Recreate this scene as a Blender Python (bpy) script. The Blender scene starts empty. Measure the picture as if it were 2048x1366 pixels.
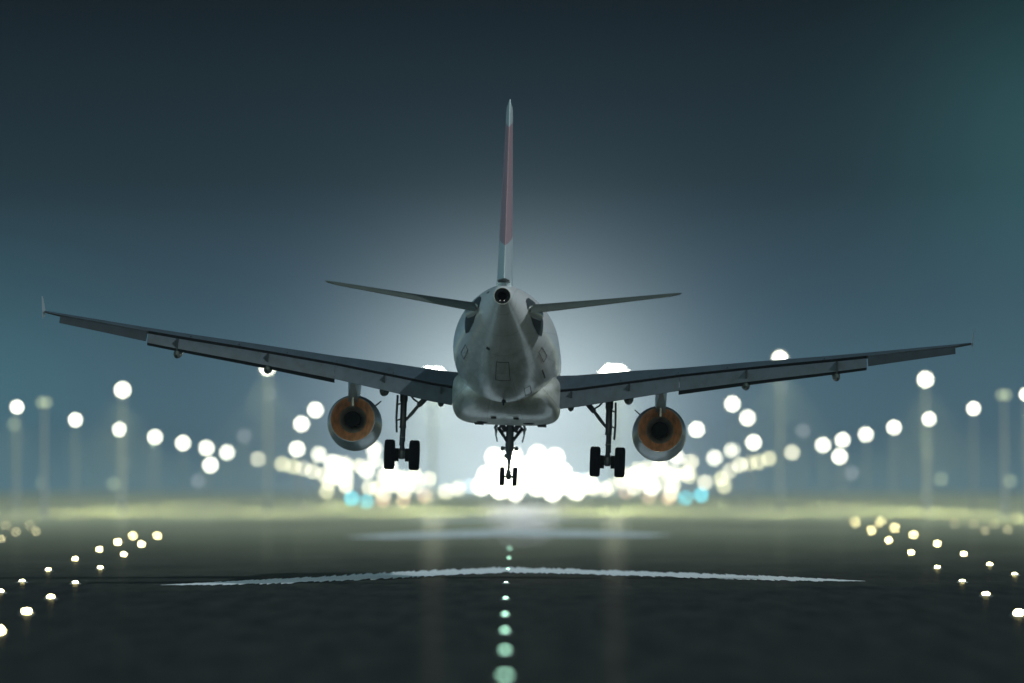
import bpy, bmesh, math, random
from mathutils import Vector, Matrix, Euler
random.seed(7)
S = bpy.context.scene
C = S.collection
R = math.radians

# ------------------------------------------------------------------ camera
CAM_H = 3.3
FPX = 13700.0                      # focal length in pixels of a 2048 wide frame
YH = 985.0                         # horizon row in the 2048x1366 frame
PIT = math.atan((YH - 683) / FPX)
cam = bpy.data.cameras.new('camera')
camo = bpy.data.objects.new('camera', cam); C.objects.link(camo)
cam.sensor_width = 36.0
cam.lens = 36.0 * FPX / 2048
camo.location = (0, 0, CAM_H)
camo.rotation_euler = (math.pi / 2 + PIT, 0, 0)
cam.clip_start = 1; cam.clip_end = 60000
cam.dof.use_dof = True
cam.dof.focus_distance = 254.0
COC = 35.0                         # blur disc of infinity, in 2048-frame pixels
cam.dof.aperture_fstop = (cam.lens / 1000) / (COC * 254.0 / FPX)
cam.dof.aperture_blades = 0
S.camera = camo

# ------------------------------------------------------------------ view
S.view_settings.view_transform = 'Standard'
S.view_settings.look = 'None'
S.view_settings.exposure = 0.0
S.view_settings.gamma = 1.0
S.view_settings.use_curve_mapping = False
S.cycles.use_denoising = True
S.cycles.max_bounces = 6
S.cycles.sample_clamp_indirect = 4.0
S.cycles.volume_bounces = 0

# ------------------------------------------------------------------ node helpers
class NT:
    def __init__(s, nt): s.nt = nt; s.l = nt.links
    def n(s, t, **kw):
        x = s.nt.nodes.new(t)
        for k, v in kw.items(): setattr(x, k, v)
        return x
    def put(s, sock, v):
        if hasattr(v, 'is_output') or isinstance(v, bpy.types.NodeSocket): s.l.new(v, sock)
        elif v is not None: sock.default_value = v
    def m(s, op, a, b=None, c=None, clamp=False):
        x = s.n('ShaderNodeMath', operation=op); x.use_clamp = clamp
        s.put(x.inputs[0], a)
        if b is not None: s.put(x.inputs[1], b)
        if c is not None: s.put(x.inputs[2], c)
        return x.outputs[0]
    def v(s, op, a, b=None, scale=None):
        x = s.n('ShaderNodeVectorMath', operation=op)
        s.put(x.inputs[0], a)
        if b is not None: s.put(x.inputs[1], b)
        if scale is not None: s.put(x.inputs['Scale'], scale)
        return x.outputs['Value'] if op in ('LENGTH', 'DISTANCE', 'DOT_PRODUCT') else x.outputs[0]
    def ramp(s, f, stops):
        x = s.n('ShaderNodeValToRGB'); e = x.color_ramp.elements
        while len(e) < len(stops): e.new(0.5)
        for i, (p, c) in enumerate(stops):
            e[i].position = p; e[i].color = (*c, 1) if len(c) == 3 else c
        s.put(x.inputs[0], f); return x.outputs[0]
    def noise(s, vec, scale, detail=4, rough=0.55):
        x = s.n('ShaderNodeTexNoise'); s.put(x.inputs['Vector'], vec)
        x.inputs['Scale'].default_value = scale; x.inputs['Detail'].default_value = detail
        x.inputs['Roughness'].default_value = rough
        return x.outputs['Fac']
    def mix(s, f, a, b, mode='MIX'):
        x = s.n('ShaderNodeMix', data_type='RGBA', blend_type=mode)
        s.put(x.inputs[0], f); s.put(x.inputs[6], a); s.put(x.inputs[7], b)
        return x.outputs[2]

def px_dir(px, py):
    """direction towards a compass bearing / elevation given in 2048-frame pixels from the horizon mark"""
    v = Vector(((px - 1024) / FPX, 1.0, (YH - py) / FPX)); return v.normalized()

# ------------------------------------------------------------------ world: night sky over a lit airfield
SUN_DIR = Vector((0.72, -0.42, 0.80)).normalized()      # towards the lamp
W = bpy.data.worlds.new('World'); S.world = W; W.use_nodes = True
w = NT(W.node_tree); W.node_tree.nodes.clear()
tc = w.n('ShaderNodeTexCoord'); d = tc.outputs['Generated']
sep = w.n('ShaderNodeSeparateXYZ'); w.put(sep.inputs[0], d)
# base gradient over elevation, 0..4.2 degrees above the horizon fill the picture
t = w.m('DIVIDE', sep.outputs['Z'], 0.075, clamp=True)
t = w.m('MAXIMUM', t, 0.0)
base = w.ramp(t, [(0.0, (.105, .225, .295)), (0.13, (.072, .158, .215)), (0.38, (.036, .080, .112)), (0.60, (.015, .033, .046)), (1.0, (.0035, .0085, .0125))])
def glow(col, px, py, rad, power=2.0):
    c = px_dir(px, py)
    dist = w.m('DIVIDE', w.v('DISTANCE', d, tuple(c)), rad / FPX)
    g = w.m('EXPONENT', w.m('MULTIPLY', w.m('POWER', dist, power), -1.0))
    x = w.n('ShaderNodeVectorMath', operation='SCALE'); x.inputs[0].default_value = col
    w.put(x.inputs['Scale'], g); return x.outputs[0]
def glow_dir(col, dirv, rad):
    dist = w.m('DIVIDE', w.v('DISTANCE', d, tuple(Vector(dirv).normalized())), rad)
    g = w.m('EXPONENT', w.m('MULTIPLY', w.m('POWER', dist, 2.0), -1.0))
    x = w.n('ShaderNodeVectorMath', operation='SCALE'); x.inputs[0].default_value = col
    w.put(x.inputs['Scale'], g); return x.outputs[0]
tot = base
for g in (glow((.85, .95, .92), 1030, 925, 265), glow((.11, .145, .165), 1024, 925, 340), glow((.012, .020, .028), 1024, 850, 520), glow_dir((.30, .70, 1.0), (-1.0, -.25, .35), .5),  # the blue glow out of view is added to light the left flank
          glow((.013, .055, .056), 2150, 300, 330), glow((.0, .030, .030), -60, 800, 260),
          glow_dir((1.35, 1.6, 1.35), (-0.2, -1.0, 0.16), 0.6), glow_dir((.16, .26, .34), (0, 0.0, 1.0), 0.55)):  # unseen glow behind the camera, added to light the airliner's tail
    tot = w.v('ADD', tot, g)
sky = w.n('ShaderNodeTexSky', sky_type='NISHITA'); sky.sun_disc = False
sky.sun_elevation = math.asin(SUN_DIR.z); sky.sun_rotation = math.atan2(SUN_DIR.x, SUN_DIR.y)
tot = w.v('ADD', tot, w.v('SCALE', sky.outputs[0], scale=0.0003))
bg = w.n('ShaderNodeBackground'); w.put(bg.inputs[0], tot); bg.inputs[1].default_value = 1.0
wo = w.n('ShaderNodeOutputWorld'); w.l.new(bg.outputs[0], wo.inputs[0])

# the one sun lamp (moonlight from behind the camera, upper right)
sl = bpy.data.lights.new('moonlight', 'SUN'); sl.energy = 2.0; sl.angle = R(0.5); sl.color = (.86, .95, 1.0)
slo = bpy.data.objects.new('moonlight', sl); C.objects.link(slo)
slo.rotation_euler = SUN_DIR.to_track_quat('Z', 'Y').to_euler(); slo.location = (0, 0, 80)

# ------------------------------------------------------------------ materials
def mat(name, build):
    m_ = bpy.data.materials.new(name); m_.use_nodes = True; m_.node_tree.nodes.clear()
    n = NT(m_.node_tree); out = n.n('ShaderNodeOutputMaterial')
    sh = build(n); n.l.new(sh, out.inputs[0]); return m_
def pbsdf(n, col, rough, metal=0.0, coat=0.0, spec=0.5, normal=None, em=None, es=0.0):
    b = n.n('ShaderNodeBsdfPrincipled')
    n.put(b.inputs['Base Color'], (*col, 1) if isinstance(col, tuple) and len(col) == 3 else col)
    n.put(b.inputs['Roughness'], rough); n.put(b.inputs['Metallic'], metal)
    b.inputs['Coat Weight'].default_value = coat; b.inputs['Specular IOR Level'].default_value = spec
    b.inputs['Coat Roughness'].default_value = 0.12
    if normal is not None: n.put(b.inputs['Normal'], normal)
    if em: b.inputs['Emission Color'].default_value = (*em, 1); b.inputs['Emission Strength'].default_value = es
    return b.outputs[0]
def objc(n): return n.n('ShaderNodeTexCoord').outputs['Object']
def paint(col, rough=0.32, coat=0.4, var=0.10, streak=(0.15, 1.6, 0.6), metal=0.0, grime=(.55, .52, .46), spec=.5):
    def b(n):
        o = objc(n)
        mp = n.n('ShaderNodeMapping'); n.put(mp.inputs[0], o); mp.inputs['Scale'].default_value = streak[0:1] * 0 + (streak[1], streak[0], streak[2])
        a = n.noise(mp.outputs[0], 2.2, 6, .62); c = n.noise(o, 0.55, 3, .5)
        f = n.m('MULTIPLY', n.m('SUBTRACT', a, 0.42, clamp=True), 3.0 * var * 2, clamp=True)
        cc = n.mix(f, (*col, 1), (*[x * g for x, g in zip(col, grime)], 1))
        cc = n.mix(n.m('MULTIPLY', c, var), cc, (*[x * .75 for x in col], 1))
        rr = n.m('ADD', rough - .05, n.m('MULTIPLY', a, .12))
        bp = n.n('ShaderNodeBump'); bp.inputs['Strength'].default_value = .08; bp.inputs['Distance'].default_value = .02
        n.put(bp.inputs['Height'], c)
        return pbsdf(n, cc, rr, metal, coat, spec, bp.outputs[0])
    return b
def panels(col, rough=0.3, coat=.5, lat=0.53*4, circ=None):
    """white fuselage paint with thin darker frame and stringer joints"""
    def b(n):
        o = objc(n); s = n.n('ShaderNodeSeparateXYZ'); n.put(s.inputs[0], o)
        fr = n.m('FRACT', n.m('DIVIDE', s.outputs['Y'], lat))
        l1 = n.m('LESS_THAN', n.m('ABSOLUTE', n.m('SUBTRACT', fr, .5)), .006)
        ang = n.m('ARCTAN2', s.outputs['X'], n.m('ADD', s.outputs['Z'], 0.0))
        fa = n.m('FRACT', n.m('MULTIPLY', ang, 12 / (2 * math.pi)))
        l2 = n.m('LESS_THAN', n.m('ABSOLUTE', n.m('SUBTRACT', fa, .5)), .006)
        ln = n.m('MAXIMUM', l1, l2)
        mp = n.n('ShaderNodeMapping'); n.put(mp.inputs[0], o); mp.inputs['Scale'].default_value = (1.5, .18, 1.5)
        a = n.noise(mp.outputs[0], 1.6, 6, .62)
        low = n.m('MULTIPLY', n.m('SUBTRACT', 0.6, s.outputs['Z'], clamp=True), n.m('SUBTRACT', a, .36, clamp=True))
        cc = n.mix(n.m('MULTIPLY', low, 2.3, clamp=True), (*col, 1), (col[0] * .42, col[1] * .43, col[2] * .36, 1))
        cc = n.mix(n.m('MULTIPLY', ln, .55), cc, (.05, .06, .06, 1))
        bp = n.n('ShaderNodeBump'); bp.inputs['Strength'].default_value = .35; bp.inputs['Distance'].default_value = .03
        n.put(bp.inputs['Height'], n.noise(o, .9, 2, .5))
        return pbsdf(n, cc, n.m('ADD', rough - .06, n.m('MULTIPLY', a, .14)), 0, coat, .5, bp.outputs[0])
    return b
def emis(col, st):
    def b(n):
        e = n.n('ShaderNodeEmission'); e.inputs[0].default_value = (*col, 1); e.inputs[1].default_value = st
        return e.outputs[0]
    return b
M = {}
M['white'] = mat('white_paint', panels((.80, .84, .84)))
M['fair'] = mat('grey_white_fairing_paint', panels((.66, .69, .64), lat=1.3))
M['fin'] = mat('fin_paint', None or paint((.62, .68, .70), .3, .5, .12))
def finband(n):
    o = objc(n); s = n.n('ShaderNodeSeparateXYZ'); n.put(s.inputs[0], o)
    z = s.outputs['Z']
    up = n.m('SUBTRACT', z, n.m('MULTIPLY', s.outputs['Y'], .16))
    inb = n.m('MULTIPLY', n.m('GREATER_THAN', up, 3.05), n.m('LESS_THAN', up, 7.28))
    a = n.noise(o, 1.2, 4)
    cc = n.mix(inb, (.60, .70, .72, 1), (.50, .28, .32, 1))
    cc = n.mix(n.m('MULTIPLY', a, .25), cc, (.42, .42, .42, 1))
    return pbsdf(n, cc, .34, 0, .4)
M['finband'] = mat('red_white_fin_paint', finband)
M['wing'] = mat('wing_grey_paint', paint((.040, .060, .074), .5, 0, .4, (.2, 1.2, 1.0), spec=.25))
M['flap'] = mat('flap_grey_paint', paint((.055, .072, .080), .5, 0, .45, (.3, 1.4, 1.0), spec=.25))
M['dark'] = mat('dark_grey_paint', paint((.022, .030, .034), .65, 0, .3, spec=.12))
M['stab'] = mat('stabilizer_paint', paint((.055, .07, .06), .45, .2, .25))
M['steel'] = mat('worn_steel', paint((.42, .42, .44), .3, 0, .4, metal=1.0))
M['brown'] = mat('heat_browned_duct', paint((1.0, .46, .22), .40, 0, .8, (1, 3, 1), metal=.3, grime=(.45, .5, .6)))
M['titan'] = mat('heat_greyed_titanium', paint((.46, .47, .42), .35, 0, .6, metal=.4))
M['soot_shade'] = mat('soot_shade_black', paint((.006, .008, .009), .95, 0, .2, spec=.1))
M['gear'] = mat('gear_leg_paint', paint((.06, .075, .085), .45, .1, .5))
M['rubber'] = mat('tyre_rubber', paint((.004, .005, .008), .85, 0, .3, spec=.08))
M['cowl'] = mat('engine_cowl_paint', paint((.40, .46, .48), .3, .4, .3, (.3, 1.2, 1.2)))
M['line'] = mat('hatch_outline_paint', paint((.03, .035, .035), .6, 0, .2))
M['navlight'] = mat('tail_light_glow', emis((1, 1, .95), 1.2))
M['mast'] = mat('galvanised_mast', paint((.36, .38, .38), .5, 0, .3))

# ------------------------------------------------------------------ mesh helpers
def obj(name, bm, m, parent=None, smooth=True, loc=None):
    me = bpy.data.meshes.new(name); bmesh.ops.recalc_face_normals(bm, faces=bm.faces)
    bm.to_mesh(me); bm.free()
    for mm in (m if isinstance(m, (list, tuple)) else [m]): me.materials.append(mm)
    if smooth:
        for p in me.polygons: p.use_smooth = True
        try: me.set_sharp_from_angle(angle=R(40))
        except Exception: pass
    o = bpy.data.objects.new(name, me); C.objects.link(o)
    if parent: o.parent = parent
    if loc: o.location = loc
    return o
def tag(o, label=None, cat=None, group=None, kind=None):
    for k, v in (('label', label), ('category', cat), ('group', group), ('kind', kind)):
        if v: o[k] = v
    return o
def empty(name, loc, parent=None):
    o = bpy.data.objects.new(name, None); C.objects.link(o); o.location = loc; o.empty_display_size = .5
    if parent: o.parent = parent
    return o
def rings(bm, rr, close=True, caps=(False, False), mi=0):
    vs = [[bm.verts.new(p) for p in r] for r in rr]
    n = len(rr[0])
    for a, b in zip(vs[:-1], vs[1:]):
        for i in range(n if close else n - 1):
            j = (i + 1) % n
            f = bm.faces.new((a[i], a[j], b[j], b[i])); f.material_index = mi
    for flag, r in ((caps[0], vs[0]), (caps[1], vs[-1])):
        if flag:
            f = bm.faces.new(r); f.material_index = mi
    return vs
def tube(bm, a, b, r0, r1=None, n=14, mi=0, caps=True):
    a, b = Vector(a), Vector(b); r1 = r0 if r1 is None else r1
    q = (b - a).to_track_quat('Z', 'Y'); rr = []
    for c, r in ((a, r0), (b, r1)):
        rr.append([c + q @ Vector((r * math.cos(2 * math.pi * i / n), r * math.sin(2 * math.pi * i / n), 0)) for i in range(n)])
    rings(bm, rr, True, (caps, caps), mi)
def path(bm, pts, rads, n=14):
    rr = []
    for k, p in enumerate(pts):
        p = Vector(p); a = Vector(pts[max(k - 1, 0)]); b = Vector(pts[min(k + 1, len(pts) - 1)])
        q = (b - a).to_track_quat('Z', 'Y')
        rr.append([p + q @ Vector((rads[k] * math.cos(2 * math.pi * i / n), rads[k] * math.sin(2 * math.pi * i / n), 0)) for i in range(n)])
    rings(bm, rr, True, (True, True))
def box(bm, c, s, rot=None, bev=0.0, mi=0):
    m4 = Matrix.Translation(Vector(c)) @ (rot.to_4x4() if rot is not None else Matrix()) @ Matrix.Diagonal((*s, 1))
    r = bmesh.ops.create_cube(bm, size=1.0, matrix=m4)
    for v in r['verts']:
        for f in v.link_faces: f.material_index = mi
    if bev:
        es = list({e for v in r['verts'] for e in v.link_edges})
        bmesh.ops.bevel(bm, geom=es, offset=bev, segments=2, affect='EDGES')
def lathe(bm, prof, axis='Y', c=(0, 0, 0), n=40, mi=0, caps=(False, False)):
    """prof: list of (position along axis, radius)"""
    rr = []
    for p, r in prof:
        ring = []
        for i in range(n):
            a = 2 * math.pi * i / n; u, v = r * math.cos(a), r * math.sin(a)
            if axis == 'Y': q = (u, p, v)
            elif axis == 'X': q = (p, u, v)
            else: q = (u, v, p)
            ring.append(Vector(q) + Vector(c))
        rr.append(ring)
    rings(bm, rr, True, caps, mi)
def airfoil(n=11, tc=.12, te=.004):
    """points (x 0=leading..1=trailing, z) round the section"""
    up, lo = [], []
    for i in range(n):
        x = 0.5 * (1 - math.cos(math.pi * i / (n - 1)))
        y = 5 * tc * (.2969 * math.sqrt(x) - .126 * x - .3516 * x * x + .2843 * x ** 3 - .1015 * x ** 4) + te * x
        cam_ = .02 * math.sin(math.pi * x)
        up.append((x, y + cam_)); lo.append((x, -y * .92 + cam_ * .6))
    return up[::-1] + lo[1:]
def wing_loft(bm, st, side, cut=1.0, n=12, mi=0):
    """st: (x, s_le, s_te, z_le, z_te, thickness ratio); s is the distance forward of the tail"""
    rr = []
    for (x, sl_, st_, zl, zt, tc) in st:
        af = airfoil(n, tc); ch = sl_ - st_; r = []
        for (u, v) in af:
            r.append(Vector((side * x, sl_ - ch * u, zl + (zt - zl) * u + v * ch)))
        rr.append(r)
    rings(bm, rr, True, (True, True), mi)

# ================================================================== AIRLINER
AIR = empty('airliner', (-0.3855, 240.0, 8.836))
tag(AIR, 'white twin-engine airliner seen from behind, landing with wheels and flaps down', 'airliner')
roll, pitch, yaw = R(2.0), R(-1.0), R(-0.7)
AIR.rotation_euler = (Matrix.Rotation(yaw, 3, 'Z') @ Matrix.Rotation(pitch, 3, 'X') @ Matrix.Rotation(roll, 3, 'Y')).to_euler()

def interp(tab, s):
    for a, b in zip(tab[:-1], tab[1:]):
        if a[0] <= s <= b[0]:
            u = (s - a[0]) / (b[0] - a[0]); return [x + (y - x) * u for x, y in zip(a[1:], b[1:])]
    return list(tab[-1][1:]) if s > tab[-1][0] else list(tab[0][1:])
# s, top, bottom, half-width
FUS = [(0.0, 1.64, 1.06, .29), (0.35, 1.70, .97, .36), (1.0, 1.76, .76, .47), (2.0, 1.83, .43, .66), (3.0, 1.885, .12, .85), (4.0, 1.93, -.18, 1.03),
       (5.0, 1.965, -.47, 1.20), (6.0, 1.995, -.75, 1.36), (7.0, 2.02, -1.01, 1.50), (8.0, 2.04, -1.25, 1.63), (9.0, 2.05, -1.46, 1.735),
       (10.0, 2.06, -1.65, 1.82), (11.0, 2.065, -1.80, 1.885), (12.0, 2.07, -1.92, 1.93), (13.0, 2.07, -2.0, 1.958), (14.2, 2.07, -2.055, 1.972),
       (15.5, 2.07, -2.07, 1.975), (20, 2.07, -2.07, 1.975), (26, 2.07, -2.07, 1.975), (31, 2.07, -2.07, 1.975), (32.5, 2.02, -2.03, 1.93), (34, 1.80, -1.93, 1.76),
       (35.3, 1.35, -1.75, 1.43), (36.4, .72, -1.45, 1.02), (37.1, .2, -1.15, .62), (37.5, -.25, -.8, .22)]
def fus_ring(s, k=1.0, n=64):
    t_, b_, w_ = interp(FUS, s); zc = (t_ + b_) / 2; hh = (t_ - b_) / 2
    return [Vector((k * w_ * math.sin(2 * math.pi * i / n), s, zc + k * hh * math.cos(2 * math.pi * i / n))) for i in range(n)]
def fus_pt(s, deg, out=0.0):
    """point on the skin at an angle from straight down (positive to the right), and its outward normal"""
    t_, b_, w_ = interp(FUS, s); zc = (t_ + b_) / 2; hh = (t_ - b_) / 2
    a = R(deg); p = Vector((w_ * math.sin(a), s, zc - hh * math.cos(a)))
    nn = Vector((math.sin(a) / w_, 0, -math.cos(a) / hh)).normalized()
    t2, b2, w2 = interp(FUS, s + .2); p2 = Vector((w2 * math.sin(a), s + .2, (t2 + b2) / 2 - (t2 - b2) / 2 * math.cos(a)))
    tg = (p2 - p).normalized(); nn = (nn - tg * nn.dot(tg)).normalized()
    return p + nn * out, nn, tg
bm = bmesh.new()
rings(bm, [fus_ring(s[0]) for s in FUS if True], True, (False, True))
fus = obj('fuselage', bm, M['white'], AIR)
md = fus.modifiers.new('sub', 'SUBSURF'); md.levels = 1; md.render_levels = 1

# exhaust of the auxiliary power unit at the tail end
bm = bmesh.new()
lathe(bm, [(0.02, .30), (-.10, .296), (-.10, .282), (.30, .25), (.9, .22)], c=(0, 0, 1.35), n=36)
ex = obj('exhaust_ring', bm, M['titan'], AIR)
bm = bmesh.new()
lathe(bm, [(-.085, .279), (-.055, .17), (.3, .16), (.7, .12), (.72, .001)], c=(0, 0, 1.35), n=30)
obj('exhaust_duct', bm, M['soot_shade'], ex)
for sx in (-.075, .075):
    bm = bmesh.new(); bmesh.ops.create_icosphere(bm, subdivisions=2, radius=.013, matrix=Matrix.Translation((sx, -.115, 1.35 - .16)))
    obj('tail_light', bm, M['navlight'], ex)

# belly fairing with its rounded box section
bm = bmesh.new(); rr = []
def sgp(v, e): return math.copysign(abs(v) ** e, v)
for s, wv, top, bot, e in [(12.6, 1.2, -1.3, -1.92, 1.0), (13.6, 1.62, -1.0, -2.12, .9), (14.8, 1.88, -.8, -2.30, .66), (16.2, 2.0, -.7, -2.45, .50), (18, 2.03, -.65, -2.52, .43),
                        (20, 2.04, -.6, -2.56, .41), (23, 2.04, -.6, -2.57, .41), (25, 2.02, -.65, -2.5, .58), (26.6, 1.9, -.8, -2.3, .75), (28.2, 1.5, -1.0, -2.1, .9), (29.2, .9, -1.4, -1.98, 1.0)]:
    zc, hh = (top + bot) / 2, (top - bot) / 2
    rr.append([Vector((wv * sgp(math.sin(2 * math.pi * i / 56), e), s, zc + hh * sgp(math.cos(2 * math.pi * i / 56), e))) for i in range(56)])
rings(bm, rr, True, (True, True))
bf = obj('belly_fairing', bm, M['fair'], AIR)
md = bf.modifiers.new('sub', 'SUBSURF'); md.levels = 1; md.render_levels = 1
for (x, s, wx, ws) in [(-1.05, 21.8, .34, 1.5), (1.35, 22.4, .34, 1.5), (-.42, 16.8, .2, .8), (.42, 16.8, .2, .8)]:
    bm = bmesh.new(); box(bm, (x, s, -2.552 if s > 20 else -2.46), (wx, ws, .07), bev=.01)
    obj('air_inlet', bm, M['line'], bf)
for x in (-1.25, 1.2):
    bm = bmesh.new(); bmesh.ops.create_uvsphere(bm, u_segments=20, v_segments=10, radius=1.0, matrix=Matrix.Translation((x * .72, 20.0, -2.545)) @ Matrix.Diagonal((.22, .55, .035, 1)))
    obj('service_cover', bm, M['dark'], bf)
bm = bmesh.new(); tube(bm, (0, 11.9, -1.93), (0, 11.75, -2.12), .05, .03)
obj('drain_mast', bm, M['dark'], AIR)

# hatches and marks drawn on the tail cone skin as thin raised outlines
def patch(name, s, deg, ds, ddeg, m, outline=.0, out=.006, parent=None, full=True):
    bm = bmesh.new()
    def quad(s0, s1, a0, a1):
        k = max(2, int(abs(a1 - a0) / 4) + 1); g = []
        for ss in (s0, (s0 + s1) / 2, s1):
            g.append([bm.verts.new(fus_pt(ss, a0 + (a1 - a0) * i / k, out)[0]) for i in range(k + 1)])
        for r0_, r1_ in zip(g[:-1], g[1:]):
            for i in range(k): bm.faces.new((r0_[i], r0_[i + 1], r1_[i + 1], r1_[i]))
    if full: quad(s - ds, s + ds, deg - ddeg, deg + ddeg)
    else:
        t_ = outline; w_ = interp(FUS, s)[2]; ta = math.degrees(t_ / w_)
        quad(s - ds, s - ds + t_ * 3, deg - ddeg, deg + ddeg); quad(s + ds - t_ * 3, s + ds, deg - ddeg, deg + ddeg)
        quad(s - ds + t_ * 3, s + ds - t_ * 3, deg - ddeg, deg - ddeg + ta); quad(s - ds + t_ * 3, s + ds - t_ * 3, deg + ddeg - ta, deg + ddeg)
    bmesh.ops.recalc_face_normals(bm, faces=bm.faces)
    r = bmesh.ops.extrude_face_region(bm, geom=list(bm.faces))
    for v in [g for g in r['geom'] if isinstance(g, bmesh.types.BMVert)]:
        v.co += Vector((0, 0, -.004))
    return obj(name, bm, m, fus, smooth=False)
patch('access_hatch', 7.2, 0, 1.2, 9.5, M['line'], .018, full=False)
patch('access_hatch', 7.9, 62, .85, 4.5, M['line'], .02, full=False)
patch('access_hatch', 7.9, -62, .85, 4.5, M['line'], .02, full=False)
patch('access_hatch', 11.2, 28, .9, 4, M['line'], .02, full=False)
patch('vent_slot', 10.4, 52, .9, 1.0, M['line'])
patch('drain_hole', 4.9, -26, .13, 3.2, M['line'])
patch('vent_slot', 2.1, -128, .28, 3.5, M['line'])
patch('tail_strike_mark', 12.6, 0, .3, 2.5, M['line'])

# fin and rudder ------------------------------------------------------------
bm = bmesh.new(); rr = []
# z, s_le, s_hinge, half thickness at hinge, max half thickness
FIN = [(1.75, 9.3, 2.95, .285, .34), (1.95, 8.3, 2.9, .25, .30), (2.3, 7.6, 2.85, .225, .275), (3.2, 6.9, 2.6, .205, .25), (5.0, 5.3, 2.15, .16, .20), (7.0, 3.5, 1.65, .115, .14), (7.85, 2.75, 1.42, .10, .118), (8.1, 2.45, 1.35, .085, .10), (8.27, 2.1, 1.3, .03, .035)]
for z, sl_, sh, th, tm in FIN:
    c = sl_ - sh
    rr.append([Vector(p) for p in [(-th, sh, z), (-tm, sh + c * .35, z), (-tm * .9, sh + c * .65, z), (-tm * .5, sh + c * .92, z), (0, sl_, z), (tm * .5, sh + c * .92, z), (tm * .9, sh + c * .65, z), (tm, sh + c * .35, z), (th, sh, z)]])
rings(bm, rr, True, (True, True))
fin = obj('tail_fin', bm, M['finband'], AIR)
bm = bmesh.new(); rr = []
for z, sh, st_, th in [(2.03, 2.88, .95, .235), (2.3, 2.84, .93, .222), (3.2, 2.6, .80, .20), (5.0, 2.15, .55, .155), (7.0, 1.65, .30, .11), (7.85, 1.42, .20, .095), (8.12, 1.34, .22, .078), (8.29, 1.28, .32, .02)]:
    rr.append([Vector(p) for p in [(-th, sh - .01, z), (-th * .62 + .0, (sh + st_) / 2, z), (-.012 + .03, st_, z), (.012 + .03, st_, z), (th * .66, (sh + st_) / 2, z), (th, sh - .01, z)]])
rings(bm, rr, True, (True, True))
obj('rudder', bm, M['finband'], fin)
bm = bmesh.new(); box(bm, (0, 1.9, 1.965), (.42, 1.7, .02))
obj('rudder_gap', bm, M['line'], fin)

# tailplane -------------------------------------------------------------------
for sd in (-1, 1):
    bm = bmesh.new()
    wing_loft(bm, [(.55, 6.35, 3.75, 1.10, 1.06, .13), (1.3, 5.85, 3.45, 1.16, 1.13, .12), (3.6, 4.35, 2.6, 1.42, 1.40, .105), (5.9, 2.85, 1.72, 1.69, 1.67, .095), (6.22, 2.5, 1.6, 1.735, 1.72, .07), (6.3, 2.1, 1.55, 1.75, 1.74, .03)], sd)
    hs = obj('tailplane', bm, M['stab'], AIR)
    bm = bmesh.new()
    wing_loft(bm, [(.98, 3.60, 2.60, 1.09, .90, .22), (3.6, 2.62, 1.86, 1.40, 1.29, .20), (5.95, 1.72, 1.12, 1.675, 1.62, .16)], sd, n=8)
    obj('elevator', bm, M['stab'], hs)
    # dark seal plate where the tailplane enters the tail cone
    bm = bmesh.new(); g = []
    for ss, a0, a1 in [(3.0, 96, 112), (3.4, 88, 120), (4.4, 76, 128), (5.6, 72, 125), (6.3, 76, 112)]:
        g.append([bm.verts.new(fus_pt(ss, sd * (a0 + (a1 - a0) * i / 5), .012)[0]) for i in range(6)])
    for r0_, r1_ in zip(g[:-1], g[1:]):
        for i in range(5): bm.faces.new((r0_[i], r0_[i + 1], r1_[i + 1], r1_[i]))
    obj('seal_plate', bm, M['flap'], hs)
    # little fillet blister round the root
    bm = bmesh.new(); rr = []
    for ss, wv, hv in [(2.9, .02, .03), (3.4, .07, .16), (4.2, .12, .24), (5.6, .14, .26), (6.6, .03, .05)]:
        w_ = interp(FUS, ss)[2]
        rr.append([Vector((sd * (w_ * .98 - .02 + wv * math.cos(2 * math.pi * i / 16)), ss, 1.0 + hv * math.sin(2 * math.pi * i / 16))) for i in range(16)])
    rings(bm, rr, True, (True, True)); obj('root_fillet', bm, M['fair'], hs)

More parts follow.
